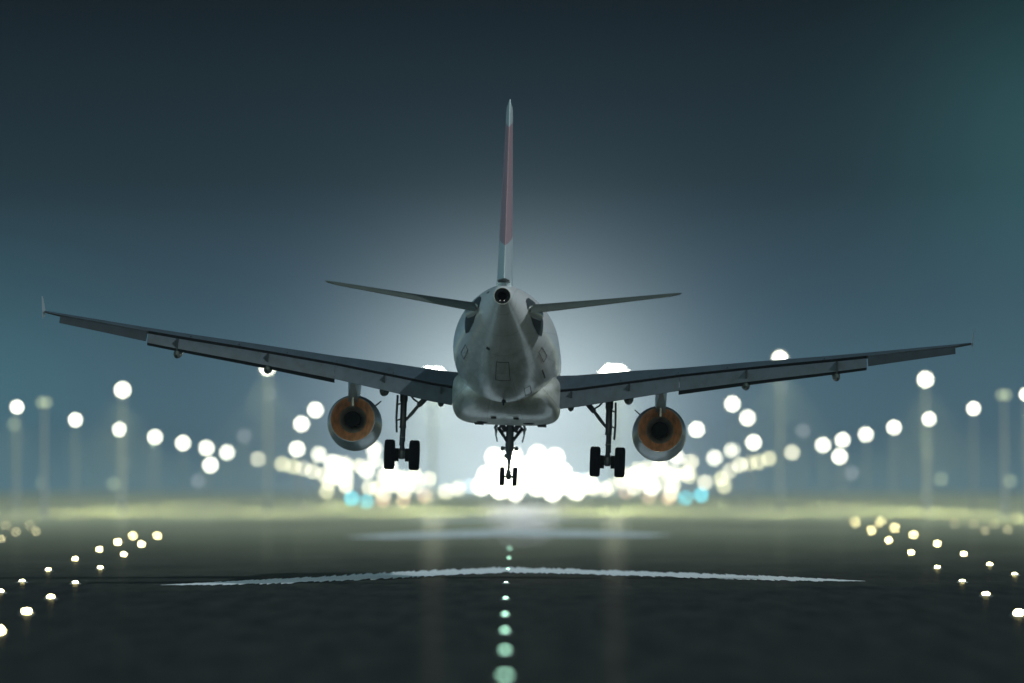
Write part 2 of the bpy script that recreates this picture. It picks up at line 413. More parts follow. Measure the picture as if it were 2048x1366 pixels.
# wings -------------------------------------------------------------------------
# x, s_le, s_te, z_le, z_te, tc   (s_te = end of the fixed wing in front of the flap)
WST = [(1.7, 25.4, 18.9, -1.12, -1.30, .145), (2.6, 24.7, 18.9, -1.0, -1.20, .14), (4.6, 23.4, 18.9, -.66, -.86, .13), (6.5, 22.2, 18.85, -.42, -.54, .12),
       (9.5, 20.6, 17.75, -.08, -.15, .112), (12.0, 19.3, 16.9, .19, .14, .108), (13.6, 18.4, 16.35, .38, .345, .105), (15.4, 17.45, 15.85, .62, .60, .10), (16.8, 16.75, 15.45, .80, .79, .09), (17.3, 16.4, 15.25, .88, .875, .06)]
def wz(x):
    t_ = [(a[0], a[4]) for a in WST]; return interp(t_, x)[0]
def wte(x): return interp([(a[0], a[2]) for a in WST], x)[0]
for sd in (-1, 1):
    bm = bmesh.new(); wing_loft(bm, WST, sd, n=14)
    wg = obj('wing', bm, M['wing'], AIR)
    # flaps: inboard and outboard, lowered
    for (xa, xb, ca, cb) in [(2.02, 6.495, 1.30, 1.06), (6.505, 13.45, 1.06, .72)]:
        bm = bmesh.new(); rr = []
        for k in range(7):
            x = xa + (xb - xa) * k / 6; ch = ca + (cb - ca) * k / 6; an = R(30)
            s0 = wte(x) - .04; z0 = wz(x) - .10
            st = []
            for (u, v) in airfoil(9, .13):
                st.append(Vector((sd * x, s0 - ch * (u * math.cos(an) + v * math.sin(an)), z0 - ch * (u * math.sin(an) - v * math.cos(an)))))
            rr.append(st)
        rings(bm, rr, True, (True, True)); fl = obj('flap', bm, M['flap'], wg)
        if xa > 6:      # dark strip added below the outboard flap for its shaded underside
            bm = bmesh.new(); rr = []
            for k in range(9):
                x = xa - .02 + (xb + .02 - xa) * k / 8; ch = ca + (cb - ca) * k / 8; an = R(30); c0 = .80 * ch
                s0 = wte(x) - .04 - c0 * math.cos(an); z0 = wz(x) - .10 - c0 * math.sin(an); a2 = R(102); cc_ = .26 * ch
                rr.append([Vector((sd * x, s0 - cc_ * (u * math.cos(a2) + v * math.sin(a2)), z0 + .02 - cc_ * (u * math.sin(a2) - v * math.cos(a2)))) for (u, v) in airfoil(7, .2)])
            rings(bm, rr, True, (True, True)); obj('flap_underside_shade', bm, M['dark'], wg)
        # black strip above the flap, standing in for the shadow in its gap
        bm = bmesh.new(); rr = []
        for k in range(7):
            x = xa + (xb - xa) * k / 6; s0 = wte(x); z0 = wz(x)
            rr.append([Vector((sd * x, s0 + .02, z0 + .02)), Vector((sd * x, s0 - .02, z0 + .005)), Vector((sd * x, s0 + .0, z0 - .085)), Vector((sd * x, s0 + .5, z0 - .25)), Vector((sd * x, s0 + .6, z0 - .05))])
        rings(bm, rr, True, (True, True)); obj('flap_gap_shade', bm, M['soot_shade'], wg)
    bm = bmesh.new(); rr = []
    for k in range(5):       # aileron, slightly drooped
        x = 13.50 + 3.2 * k / 4; ch = .80 - .22 * k / 4; an = R(27); s0 = wte(x) + .05; z0 = wz(x) - .05
        rr.append([Vector((sd * x, s0 - ch * (u * math.cos(an) + v * math.sin(an)), z0 - ch * (u * math.sin(an) - v * math.cos(an)))) for (u, v) in airfoil(8, .22)])
    rings(bm, rr, True, (True, True)); obj('aileron', bm, M['dark'], wg)
    # wingtip fence: tall thin blade above, short one below
    bm = bmesh.new(); rr = []
    for z, a, b in [(-.26, 15.5, 15.2), (-.14, 16.0, 15.0), (0, 16.55, 14.85), (.25, 16.1, 14.75), (.56, 15.35, 14.75)]:
        xo = 17.34 + (.06 if z > 0 else 0) * z; zz = .88 + z
        rr.append([Vector((sd * (xo - .007), (a + b) / 2, zz)), Vector((sd * xo, a, zz)), Vector((sd * (xo + .007), (a + b) / 2, zz)), Vector((sd * xo, b, zz))])
    rings(bm, rr, True, (True, True)); obj('wingtip_fence', bm, M['cowl'], wg)
    # flap track fairings
    for (x, r_) in [(12.35, .15), (9.0, .17), (4.62, .19), (2.45, .13)]:
        s0 = wte(x); z0 = wz(x) - .10; bm = bmesh.new(); rr = []
        lng = 2.9 if x > 3 else 1.4
        for u, k in [(0, .03), (.06, .55), (.2, .9), (.42, 1.0), (.65, .95), (.85, .6), (1, .05)]:
            ss = s0 - 1.0 + lng * u; zz = z0 - .62 + .26 * abs(u - .0) ** 1.2
            if x < 3: zz = z0 - .68 + .3 * u
            rr.append([Vector((sd * (x + r_ * k * math.cos(2 * math.pi * i / 16)), ss, zz + 1.25 * r_ * k * math.sin(2 * math.pi * i / 16))) for i in range(16)])
        rings(bm, rr, True, (True, True)); obj('flap_track_fairing', bm, M['stab'], wg)
        bm = bmesh.new(); box(bm, (sd * x, s0 - .35, z0 - .28), (.07, .7, .55)); obj('flap_bracket', bm, M['dark'], wg)
    # spoiler panel lines on the upper surface
    for x in (4.3, 6.46, 8.3, 10.1, 11.9):
        bm = bmesh.new(); s0 = wte(x)
        box(bm, (sd * x, s0 + .45, wz(x) + .07), (.025, .8, .02), Euler((R(-4), 0, 0)).to_matrix()); obj('spoiler_joint', bm, M['line'], wg)

# engines --------------------------------------------------------------------------
def engine(sd):
    cx, cz, s0 = sd * 5.86, -2.58, 21.0
    e = empty('engine', (cx, s0, cz), AIR)
    n = 48
    bm = bmesh.new()      # outer cowl, nozzle rim at the back (s0), widest in the middle
    lathe(bm, [(1.9, .80), (0.2, .835), (-.02, .845), (0.0, .870), (.5, .93), (1.2, .995), (2.0, 1.04), (2.9, 1.05), (3.6, 1.0), (3.95, .93), (4.02, .88), (3.95, .83), (3.2, .80)], n=n)
    for v in bm.verts: v.co.z -= .035 * max(v.co.y, 0)
    cw = obj('fan_cowl', bm, M['cowl'], e)
    bm = bmesh.new()      # inner duct, browned by heat, funnelling in to the core
    lathe(bm, [(-.03, .84), (.02, .80), (.12, .74), (.28, .64), (.42, .56), (.46, .52)], n=n)
    obj('heat_browned_duct', bm, M['brown'], e)
    bm = bmesh.new()
    lathe(bm, [(.46, .53), (.50, .50), (.70, .40), (.95, .30), (1.3, .25)], n=n)
    obj('core_nozzle', bm, M['titan'], e)
    bm = bmesh.new()
    lathe(bm, [(1.0, .30), (.7, .30), (.30, .31), (.10, .30), (.04, .26), (.10, .12), (.12, .001)], n=n); obj('exhaust_plug', bm, M['soot_shade'], e)
    # pylon, reaching up into the wing
    bm = bmesh.new(); rr = []
    for (s, zb, zt, hw) in [(-1.35, 1.40, 1.72, .05), (-.6, .95, 1.9, .17), (.2, .66, 2.05, .20), (1.5, .9, 2.1, .21), (3.2, 1.0, 1.9, .17), (3.8, 1.0, 1.35, .06)]:
        rr.append([Vector((-hw, s, zb)), Vector((-hw * 1.1, s, (zb + zt) / 2)), Vector((-hw, s, zt)), Vector((hw, s, zt)), Vector((hw * 1.1, s, (zb + zt) / 2)), Vector((hw, s, zb))])
    rings(bm, rr, True, (True, True)); obj('pylon', bm, M['cowl'], e)
    bm = bmesh.new(); rr = []
    for (s, zb, zt, hw) in [(-.25, .50, .9, .035), (.1, .42, .9, .09), (.9, .5, 1.0, .12)]:
        rr.append([Vector((-hw, s, zb)), Vector((-hw, s, zt)), Vector((hw, s, zt)), Vector((hw, s, zb))])
    rings(bm, rr, True, (True, True)); obj('pylon_heat_shield', bm, M['titan'], e)
    # strake on the inboard shoulder
    bm = bmesh.new(); a = R(38); ux, uz = -sd * math.cos(a), math.sin(a)
    pts = [(1.9, .98), (1.9, 1.24), (2.4, 1.26), (3.1, 1.0)]
    lo = [bm.verts.new((ux * r_ - uz * -.012, s, uz * r_)) for s, r_ in pts]; hi = [bm.verts.new((ux * r_ + .012, s, uz * r_ + .03)) for s, r_ in pts]
    bm.faces.new(lo); bm.faces.new(hi)
    for i in range(4): bm.faces.new((lo[i], lo[(i + 1) % 4], hi[(i + 1) % 4], hi[i]))
    obj('strake', bm, M['dark'], e, smooth=False)
    return e
engine(-1); engine(1)

# landing gear ------------------------------------------------------------------------
def wheel(parent, x, z, s, rad, wid, name='wheel'):
    bm = bmesh.new(); h = wid / 2; n = 44
    lathe(bm, [(-h * .55, rad * .52), (-h * .9, rad * .62), (-h, rad * .78), (-h * .93, rad * .92), (-h * .66, rad * .985), (-h * .5, rad), (-h * .30, rad), (-h * .28, rad * .975), (-h * .2, rad * .975), (-h * .18, rad),
               (h * .18, rad), (h * .2, rad * .975), (h * .28, rad * .975), (h * .30, rad), (h * .5, rad), (h * .66, rad * .985), (h * .93, rad * .92), (h, rad * .78), (h * .9, rad * .62), (h * .55, rad * .52)], 'X', (x, s, z), n)
    ty = obj(name, bm, M['rubber'], parent)
    bm = bmesh.new()
    lathe(bm, [(-h * .5, .001), (-h * .5, rad * .2), (-h * .35, rad * .3), (-h * .6, rad * .53), (h * .6, rad * .53), (h * .35, rad * .3), (h * .5, rad * .2), (h * .5, .001)], 'X', (x, s, z), 30)
    return ty, bm
def hub(parent, bm): obj('wheel_hub', bm, M['gear'], parent)
def main_gear(sd):
    cx, s = sd * 3.9, 19.9
    g = empty('main_landing_gear', (cx, s, -1.5), AIR)
    zb = -2.40           # axle height
    bm = bmesh.new()
    path(bm, [(0, 0, .25), (0, 0, -.35), (0, 0, -.40), (0, 0, -1.30), (0, 0, -1.34), (0, 0, -1.38)], [.15, .15, .125, .12, .14, .13], 18)
    obj('strut', bm, M['gear'], g)
    bm = bmesh.new(); path(bm, [(0, 0, -1.36), (0, 0, -2.1), (0, 0, -2.22), (0, 0, zb - .06), (0, 0, zb - .16)], [.085, .085, .13, .15, .10], 18)
    obj('shock_piston', bm, M['steel'] if False else M['gear'], g)
    bm = bmesh.new(); path(bm, [(-.62, 0, zb), (-.30, 0, zb), (0, 0, zb - .02), (.30, 0, zb), (.62, 0, zb)], [.07, .085, .12, .085, .07], 14)
    obj('axle', bm, M['gear'], g)
    for x in (-.47, .47):
        ty, hb = wheel(g, x, zb, 0, .575, .40); hub(g, hb)
        bm = bmesh.new(); lathe(bm, [(-.09, .12), (-.09, .25), (.09, .25), (.09, .12)], 'X', (x * .45, 0, zb), 24); obj('brake_pack', bm, M['soot_shade'], g)
    # torque links behind the leg
    bm = bmesh.new(); tube(bm, (0, -.12, -1.35), (0, -.42, -1.75), .06, .04); tube(bm, (0, -.42, -1.75), (0, -.12, -2.2), .04, .06)
    tube(bm, (-.1, -.42, -1.75), (.1, -.42, -1.75), .045); obj('torque_link', bm, M['gear'], g)
    # folding side brace towards the fuselage
    i = -sd
    bm = bmesh.new(); path(bm, [(i * .10, 0, -1.08), (i * .35, 0, -.78), (i * .55, 0, -.52)], [.05, .07, .06], 12)
    path(bm, [(i * .55, 0, -.52), (i * .62, 0, -.45), (i * 1.05, 0, .03)], [.09, .105, .10], 12)
    obj('side_brace', bm, M['gear'], g)
    bm = bmesh.new(); path(bm, [(i * .15, .02, -.02), (i * .38, .02, -.28), (i * .62, .0, -.44)], [.025, .04, .03], 10); obj('lock_link', bm, M['gear'], g)
    bm = bmesh.new()
    for (a, b_) in [((-sd * -.09, .16, -.2), (-sd * -.1, .16, -2.05)), ((.08, -.14, -.1), (.09, -.13, -1.9))]:
        path(bm, [a, tuple((Vector(a) + Vector(b_)) / 2 + Vector((.02, 0, 0))), b_], [.022, .02, .022], 8)
    obj('brake_hose', bm, M['soot_shade'], g)
    # leg door on the outboard side, edge on to the camera
    bm = bmesh.new(); rr = []
    for z, x0, w0 in [(-.15, .23, .5), (-.5, .24, .6), (-1.0, .25, .55), (-1.55, .22, .35)]:
        rr.append([Vector((sd * (x0 + .035), -w0, z)), Vector((sd * (x0 - .035), -w0, z)), Vector((sd * (x0 - .02), w0, z)), Vector((sd * (x0 + .05), w0, z))])
    rings(bm, rr, True, (True, True)); obj('gear_door', bm, M['flap'], g, smooth=False)
    for z in (-.45, -1.05):
        bm = bmesh.new(); tube(bm, (sd * .1, 0, z), (sd * .24, 0, z - .05), .03); obj('door_link', bm, M['gear'], g)
    return g
main_gear(-1); main_gear(1)
g = empty('nose_landing_gear', (0, 32.5, -2.0), AIR)
zb = -2.34
bm = bmesh.new(); path(bm, [(0, 0, .2), (0, 0, -.95), (0, 0, -1.0), (0, 0, -1.32), (0, 0, -1.36), (0, 0, -1.5)], [.16, .155, .17, .165, .13, .12], 18); obj('strut', bm, M['gear'], g)
bm = bmesh.new(); path(bm, [(0, 0, -1.5), (0, 0, -1.66), (0, 0, -1.70), (0, 0, -2.05), (0, 0, -2.15), (0, 0, zb), (0, 0, zb - .12)], [.11, .10, .065, .06, .10, .12, .07], 16); obj('shock_piston', bm, M['gear'], g)
bm = bmesh.new(); tube(bm, (-.3, 0, zb), (.3, 0, zb), .05); obj('axle', bm, M['gear'], g)
for x in (-.255, .255):
    ty, hb = wheel(g, x, zb, 0, .38, .205); hub(g, hb)
for sx in (-1, 1):
    bm = bmesh.new(); path(bm, [(sx * .12, .1, -.92), (sx * .40, .5, -.50), (sx * .46, .7, -.42)], [.06, .075, .08], 10)
    path(bm, [(sx * .46, .7, -.42), (sx * .2, 1.2, -.02)], [.05, .05], 10); obj('drag_brace', bm, M['gear'], g)
    bm = bmesh.new(); box(bm, (sx * .27, .1, -.36), (.2, .3, .34), Euler((0, sx * .5, 0)).to_matrix(), .04); tube(bm, (sx * .1, .1, -.5), (sx * .3, .1, -.55), .05); obj('steering_actuator', bm, M['gear'], g)
    bm = bmesh.new(); rr = []
    for z, x0 in [(-.02, .36), (-.25, .52), (-.42, .60), (-.50, .56), (-.70, .56), (-.95, .50)]:
        t_ = .05 if -.6 < z < -.2 else .022
        rr.append([Vector((sx * (x0 - t_), -.5, z)), Vector((sx * (x0 + t_), -.5, z)), Vector((sx * (x0 + t_), .9, z)), Vector((sx * (x0 - t_), .9, z))])
    rings(bm, rr, True, (True, True)); obj('gear_door', bm, M['gear'], g, smooth=False)
    bm = bmesh.new(); lathe(bm, [(-.02, .001), (-.02, .06), (.06, .085), (.13, .095), (.13, .001)], 'Y', (sx * .27, .1, -1.22), 18)
    tube(bm, (sx * .1, .05, -1.18), (sx * .27, .1, -1.2), .035); obj('taxi_light', bm, M['gear'], g)
bm = bmesh.new(); box(bm, (-.13, -.02, -1.52), (.16, .2, .16), bev=.04); obj('steering_cuff', bm, M['gear'], g)

# ================================================================== GROUND
def sheet(name, pts, z, m, thick=0):
    bm = bmesh.new(); bm.faces.new([bm.verts.new((x, y, z)) for x, y in pts])
    return tag(obj(name, bm, m, smooth=False), kind='structure')
def ground_mat(n):
    o = objc(n); s = n.n('ShaderNodeSeparateXYZ'); n.put(s.inputs[0], o)
    mp = n.n('ShaderNodeMapping'); n.put(mp.inputs[0], o); mp.inputs['Scale'].default_value = (.25, .05, 1)
    big = n.noise(mp.outputs[0], 1.0, 5, .6); fine = n.noise(o, 3.0, 6, .7)
    cc = n.mix(big, (.10, .11, .07, 1), (.20, .20, .12, 1))
    return pbsdf(n, cc, .8, spec=.2)
def runway_mat(n):
    o = objc(n); s = n.n('ShaderNodeSeparateXYZ'); n.put(s.inputs[0], o)
    mp = n.n('ShaderNodeMapping'); n.put(mp.inputs[0], o); mp.inputs['Scale'].default_value = (.12, .035, 1)
    big = n.noise(mp.outputs[0], 1.0, 6, .65)
    mp2 = n.n('ShaderNodeMapping'); n.put(mp2.inputs[0], o); mp2.inputs['Scale'].default_value = (1.2, .10, 1)
    mid = n.noise(mp2.outputs[0], 1.0, 8, .75); fine = n.noise(o, 5.0, 5, .75)
    mid = n.m('MULTIPLY', n.m('SUBTRACT', mid, .28, clamp=True), 1.9)
    # damp film: the far apron is wet, the near runway nearly dry
    wet = n.m('DIVIDE', n.m('SUBTRACT', s.outputs['Y'], 230.0), 900.0, clamp=True)
    wet = n.m('POWER', wet, .7)
    wet = n.m('MULTIPLY', wet, n.m('ADD', .55, n.m('MULTIPLY', big, .7)), clamp=True)
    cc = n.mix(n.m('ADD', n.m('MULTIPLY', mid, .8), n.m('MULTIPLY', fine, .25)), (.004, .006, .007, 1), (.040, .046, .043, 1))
    # lamplight on the far field, painted into the colour as a pale yellow-green
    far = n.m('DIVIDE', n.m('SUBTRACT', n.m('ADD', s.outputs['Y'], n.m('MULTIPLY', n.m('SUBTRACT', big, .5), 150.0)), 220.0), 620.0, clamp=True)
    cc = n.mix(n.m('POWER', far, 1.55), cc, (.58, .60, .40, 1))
    d_ = n.n('ShaderNodeBsdfDiffuse'); n.put(d_.inputs[0], cc)
    bp = n.n('ShaderNodeBump'); bp.inputs['Strength'].default_value = .25; bp.inputs['Distance'].default_value = .02; n.put(bp.inputs['Height'], n.m('ADD', mid, fine))
    gl = n.n('ShaderNodeBsdfGlossy'); gl.inputs[0].default_value = (.85, .85, .72, 1); gl.inputs['Roughness'].default_value = .16
    mx = n.n('ShaderNodeMixShader'); n.put(mx.inputs[0], n.m('ADD', .022, n.m('MULTIPLY', wet, .36))); n.l.new(d_.outputs[0], mx.inputs[1]); n.l.new(gl.outputs[0], mx.inputs[2])
    return mx.outputs[0]
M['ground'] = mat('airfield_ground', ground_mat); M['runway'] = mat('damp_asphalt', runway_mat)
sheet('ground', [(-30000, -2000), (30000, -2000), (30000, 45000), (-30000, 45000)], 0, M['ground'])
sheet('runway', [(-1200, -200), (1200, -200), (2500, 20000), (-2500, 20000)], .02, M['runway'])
def GD(py): return CAM_H * FPX / (py - YH)              # distance of the ground seen on a row
def gp(px, py):
    y = GD(py); return ((px - 1024) / FPX * y, y)
def line_mat(n):
    o = objc(n); f = n.noise(o, 1.4, 8, .75); f2 = n.noise(o, 6, 4, .7)
    a = n.m('GREATER_THAN', n.m('ADD', n.m('MULTIPLY', f, .6), n.m('MULTIPLY', f2, .4)), .40)
    b = pbsdf(n, n.mix(f, (.74, .80, .80, 1), (.52, .57, .58, 1)), .5, spec=.4)
    t_ = n.n('ShaderNodeBsdfTransparent'); mx = n.n('ShaderNodeMixShader'); n.put(mx.inputs[0], a); n.l.new(t_.outputs[0], mx.inputs[1]); n.l.new(b, mx.inputs[2])
    return mx.outputs[0]
M['mark'] = mat('worn_white_marking_paint', line_mat)
M['tar'] = mat('dark_tar_joint', paint((.012, .014, .014), .8, 0, .3))
def band(name, pts, m, z=.04, jag=.0):
    """pts: (px, py centre, thickness in rows) mapped onto the ground"""
    bm = bmesh.new(); a, b = [], []
    n_ = 300
    for k in range(n_ + 1):
        px = pts[0][0] + (pts[-1][0] - pts[0][0]) * k / n_
        cy, th = interp(pts, px); j = 1 + jag * random.uniform(-1, 1)
        c = gp(px, cy); f = gp(px, cy + th / 2 * j); g_ = gp(px, cy - th / 2 * (1 + jag * random.uniform(-1, 1)))
        a.append(bm.verts.new((c[0], f[1], z))); b.append(bm.verts.new((c[0], g_[1], z)))
    for k in range(n_): bm.faces.new((a[k], a[k + 1], b[k + 1], b[k]))
    return tag(obj(name, bm, m, smooth=False), kind='structure')
band('runway_marking', [(322, 1172, .5), (420, 1169, 6), (560, 1164, 11), (700, 1157, 12), (850, 1149, 12), (1010, 1141.5, 10), (1150, 1145, 10), (1300, 1150, 10), (1450, 1155, 10), (1600, 1160, 8), (1730, 1164, .5)], M['mark'], jag=.34)
band('runway_marking', [(690, 1075, .4), (780, 1073, 9), (900, 1069.5, 12), (1010, 1066, 13), (1150, 1068, 12), (1260, 1070, 9), (1345, 1071, .4)], M['mark'], jag=.2)
band('runway_marking', [(800, 1040, .4), (900, 1038.5, 5), (1020, 1037, 6), (1120, 1037.5, 5), (1220, 1038.5, .4)], M['mark'], jag=.2)
for (x0, x1, y0, y1, th) in [(140, 1010, 1052, 1051, 2.2), (420, 840, 1045, 1041, 3.0), (-40, 300, 1034, 1030, 2.4), (1090, 1800, 1042, 1048, 3.0), (1120, 1900, 1051, 1053, 2.0), (1760, 2100, 1035, 1030, 3.4), (60, 320, 1026, 1023, 2.0)]:
    band('joint_line', [(x0, y0, .5), ((x0 + x1) / 2, (y0 + y1) / 2, th), (x1, y1, .5)], M['tar'], z=.035, jag=.2)

# film of standing water down the middle, mirroring the glare
def water_mat(n):
    o = objc(n); mp = n.n('ShaderNodeMapping'); n.put(mp.inputs[0], o); mp.inputs['Scale'].default_value = (.22, .012, 1)
    s = n.n('ShaderNodeSeparateXYZ'); n.put(s.inputs[0], o)     # the film thins out towards its rims
    u = n.m('DIVIDE', s.outputs['X'], s.outputs['Y'])
    edge = n.m('SUBTRACT', 1.0, n.m('POWER', n.m('DIVIDE', n.m('ABSOLUTE', n.m('SUBTRACT', u, .0018)), .0062), 2.0), clamp=True)
    edge = n.m('MULTIPLY', edge, n.m('DIVIDE', n.m('SUBTRACT', s.outputs['Y'], 375.0), 420.0, clamp=True))
    bp = n.n('ShaderNodeBump'); bp.inputs['Strength'].default_value = .15; bp.inputs['Distance'].default_value = .01; n.put(bp.inputs['Height'], n.noise(o, 1.5, 3, .6))
    g_ = n.n('ShaderNodeBsdfGlossy'); g_.inputs[0].default_value = (.78, .80, 1.0, 1); g_.inputs['Roughness'].default_value = .09
    d_ = n.n('ShaderNodeBsdfTransparent')
    mx = n.n('ShaderNodeMixShader'); n.put(mx.inputs[0], n.m('MULTIPLY', edge, n.m('MULTIPLY', n.m('SUBTRACT', n.noise(mp.outputs[0], 1.0, 5, .65), .30, clamp=True), 1.7, clamp=True))); n.l.new(d_.outputs[0], mx.inputs[1]); n.l.new(g_.outputs[0], mx.inputs[2]); return mx.outputs[0]
M['water'] = mat('standing_water_film', water_mat)
bm = bmesh.new(); L_, R_ = [], []
for py, a_, b_ in [(1002, 985, 1112), (1010, 972, 1128), (1022, 964, 1134), (1036, 966, 1130), (1050, 974, 1124), (1062, 984, 1112), (1074, 996, 1104), (1086, 1003, 1094), (1096, 1008, 1080)]:
    a_ += random.uniform(-4, 4); b_ += random.uniform(-4, 4)
    p0, p1 = gp(a_, py), gp(b_, py); L_.append(bm.verts.new((*p0, .03))); R_.append(bm.verts.new((*p1, .03)))
for k in range(len(L_) - 1): bm.faces.new((L_[k], R_[k], R_[k + 1], L_[k + 1]))
tag(obj('puddle', bm, M['water'], smooth=False), kind='structure')

# ================================================================== LIGHTS OF THE AIRFIELD
def emat(name, col, st): return mat(name, emis(col, st))
E_ = {'flood': emat('strong_flood_lamp', (1.0, 1.0, .84), 42), 'soft': emat('soft_white_lamp', (1.0, .98, .76), 11), 'white': emat('cool_white_lamp', (1.0, .985, .78), 17), 'cream': emat('warm_cream_lamp', (1.0, .95, .66), 9.5), 'yellow': emat('pale_yellow_lamp', (1.0, .95, .56), 7.5),
      'faint': emat('dim_yellow_green_lamp', (.85, 1.0, .62), 1.6), 'grey': emat('dim_grey_lamp', (.9, .95, 1.0), 1.3), 'cyan': emat('turquoise_lamp', (.16, .85, 1.0), 10), 'paleblue': emat('pale_blue_lamp', (.65, .88, 1.0), 6),
      'peach': emat('peach_lamp', (1.0, .68, .45), 6), 'inset_f': emat('far_runway_light', (1.0, .88, .45), 14), 'inset_y': emat('runway_light_warm', (1.0, .84, .38), 80), 'inset_g': emat('runway_light_green_white', (.50, 1.0, .72), 6.5)}
def lens_disc(rad):
    bm = bmesh.new(); lathe(bm, [(-.28 * rad, .001), (-.26 * rad, .35 * rad), (-.18 * rad, .7 * rad), (0, rad)], 'Y', n=24); return bm
def lamp(px, py, D, kind, dia, label, cat, group, tall=False, cols=1, rows=1, light=0, z_extra=0):
    """a lamp on a pole standing on the ground, head seen at the bearing px, py from the camera at distance D"""
    x = (px - 1024) / FPX * D; z = CAM_H + (YH - py) * D / FPX
    z = max(z, .5)
    name = 'floodlight_mast' if tall else ('airfield_light' if z < 2.2 else 'lamp_post')
    o = empty(name, (x, D, 0)); tag(o, label, cat, group)
    rp = .30 if tall else min(.10 + z * .006, .2)
    top = z - dia * .35
    bm = bmesh.new(); path(bm, [(0, .3, 0), (0, .3, .25), (0, .3, max(top, .3) * .6), (0, .3, max(top + .1, .35))], [rp * 1.5, rp, rp * .85, rp * .65], 12)
    obj('pole', bm, M['mast'], o)
    gapx, gapz = dia * 1.08, dia * 1.08
    if tall:
        bm = bmesh.new(); box(bm, (0, .25, z - gapz * rows / 2), (gapx * cols, .3, .25)); obj('crossbar', bm, M['mast'], o)
        bm = bmesh.new(); box(bm, (0, .25, z + gapz * rows / 2), (gapx * cols, .2, .2)); obj('crossbar', bm, M['mast'], o)
    for r_ in range(rows):
        for c_ in range(cols):
            cx = (c_ - (cols - 1) / 2) * gapx; cz = z + (r_ - (rows - 1) / 2) * gapz
            if cols == 5 and (r_, c_) in ((0, 0), (0, 4), (2, 0), (2, 4)): continue
            if cols == 3 and rows == 3:
                if (r_, c_) in ((0, 2), (2, 2)): continue
                if r_ != 1: cx += gapx / 2; cz = z + (r_ - 1) * gapz * .87
            bm = bmesh.new(); lathe(bm, [(0, dia / 2), (-.06, dia / 2 * 1.06), (.02, dia / 2 * 1.06), (.35 * dia, dia * .3), (.5 * dia, dia * .12), (.5 * dia, .001)], 'Y', (cx, 0, cz), 22)
            h = obj('lamp_housing', bm, M['mast'], o)
            ob = obj('lens', lens_disc(dia / 2), E_[kind], h, loc=(cx, 0, cz))
    if light:
        L = bpy.data.lights.new('lamp_glow', 'SPOT'); L.energy = light; L.color = (.95, 1.0, .50); L.spot_size = R(64); L.spot_blend = .6; L.shadow_soft_size = .8
        lo = bpy.data.objects.new('lamp_glow', L); C.objects.link(lo); lo.parent = o; lo.location = (0, -1.2, z); lo.rotation_euler = (R(-36), 0, 0)
    return o
ORD_ = ['first', 'second', 'third', 'fourth', 'fifth', 'sixth', 'seventh', 'eighth', 'ninth', 'tenth', 'eleventh', 'twelfth', 'thirteenth', 'fourteenth', 'fifteenth', 'sixteenth', 'seventeenth', 'eighteenth', 'nineteenth', 'twentieth']
ORD = ORD_ + ['twenty-' + w_ for w_ in ORD_[:9]]
# tall masts
for (px, py, lab, lt) in [(245, 780, 'tall floodlight mast with one big white glow left of the airliner', 2.6e5), (535, 735, 'tall floodlight mast half hidden behind the left wing of the airliner', 2.6e5),
                      (1560, 717, 'tall floodlight mast whose glow peeps over the right wing of the airliner', 2.6e5), (1851, 759, 'tall floodlight mast below the right wingtip of the airliner', 2.6e5)]:
    lamp(px, py, 1100, 'white', .42, lab, 'floodlight mast', 'tall floodlight masts', True, 3, 3, lt)
for (px, py, lab) in [(866, 756, 'wide floodlight bank glowing between the left wing and the fuselage'), (1229, 751, 'wide floodlight bank glowing above the right wing beside the fuselage')]:
    lamp(px, py + 2, 1150, 'flood', .82, lab, 'floodlight mast', 'wide floodlight banks beside the fuselage', True, 5, 3, 5e5)
# unlit-looking pale masts far at the sides
for (px, py, D, lab) in [(88, 805, 900, 'dim grey mast between the two leftmost lamps'), (2008, 790, 900, 'dim grey mast near the right edge beyond the white lamps')]:
    lamp(px, py, D, 'faint', .6, lab, 'mast', 'dim masts at the sides', True, 2, 1)
# street lamps receding on both sides: 12 m above the eye
rowL = [(34, 814), (151, 840), (240, 859), (310, 874), (366, 886), (413, 896), (454, 905), (516, 918)]
rowR = [(2052, 789), (1947, 817), (1858, 838), (1788, 855), (1732, 869), (1685, 880), (1646, 890), (1584, 905)]
for side, rw in (('left', rowL), ('right', rowR)):
    for k, (px, py) in enumerate(rw):
        D = 12 * FPX / (YH - py); kd = 'white' if k < 7 else 'cream'
        o = lamp(px, py, D, kd, min(10.5 * D / FPX, 1.5), f'{ORD[k]} round white street lamp from the {side} edge in the receding {side} row', 'street lamp', 'street lamps receding in two rows', False, light=1.1e5 if k < 8 else 0)
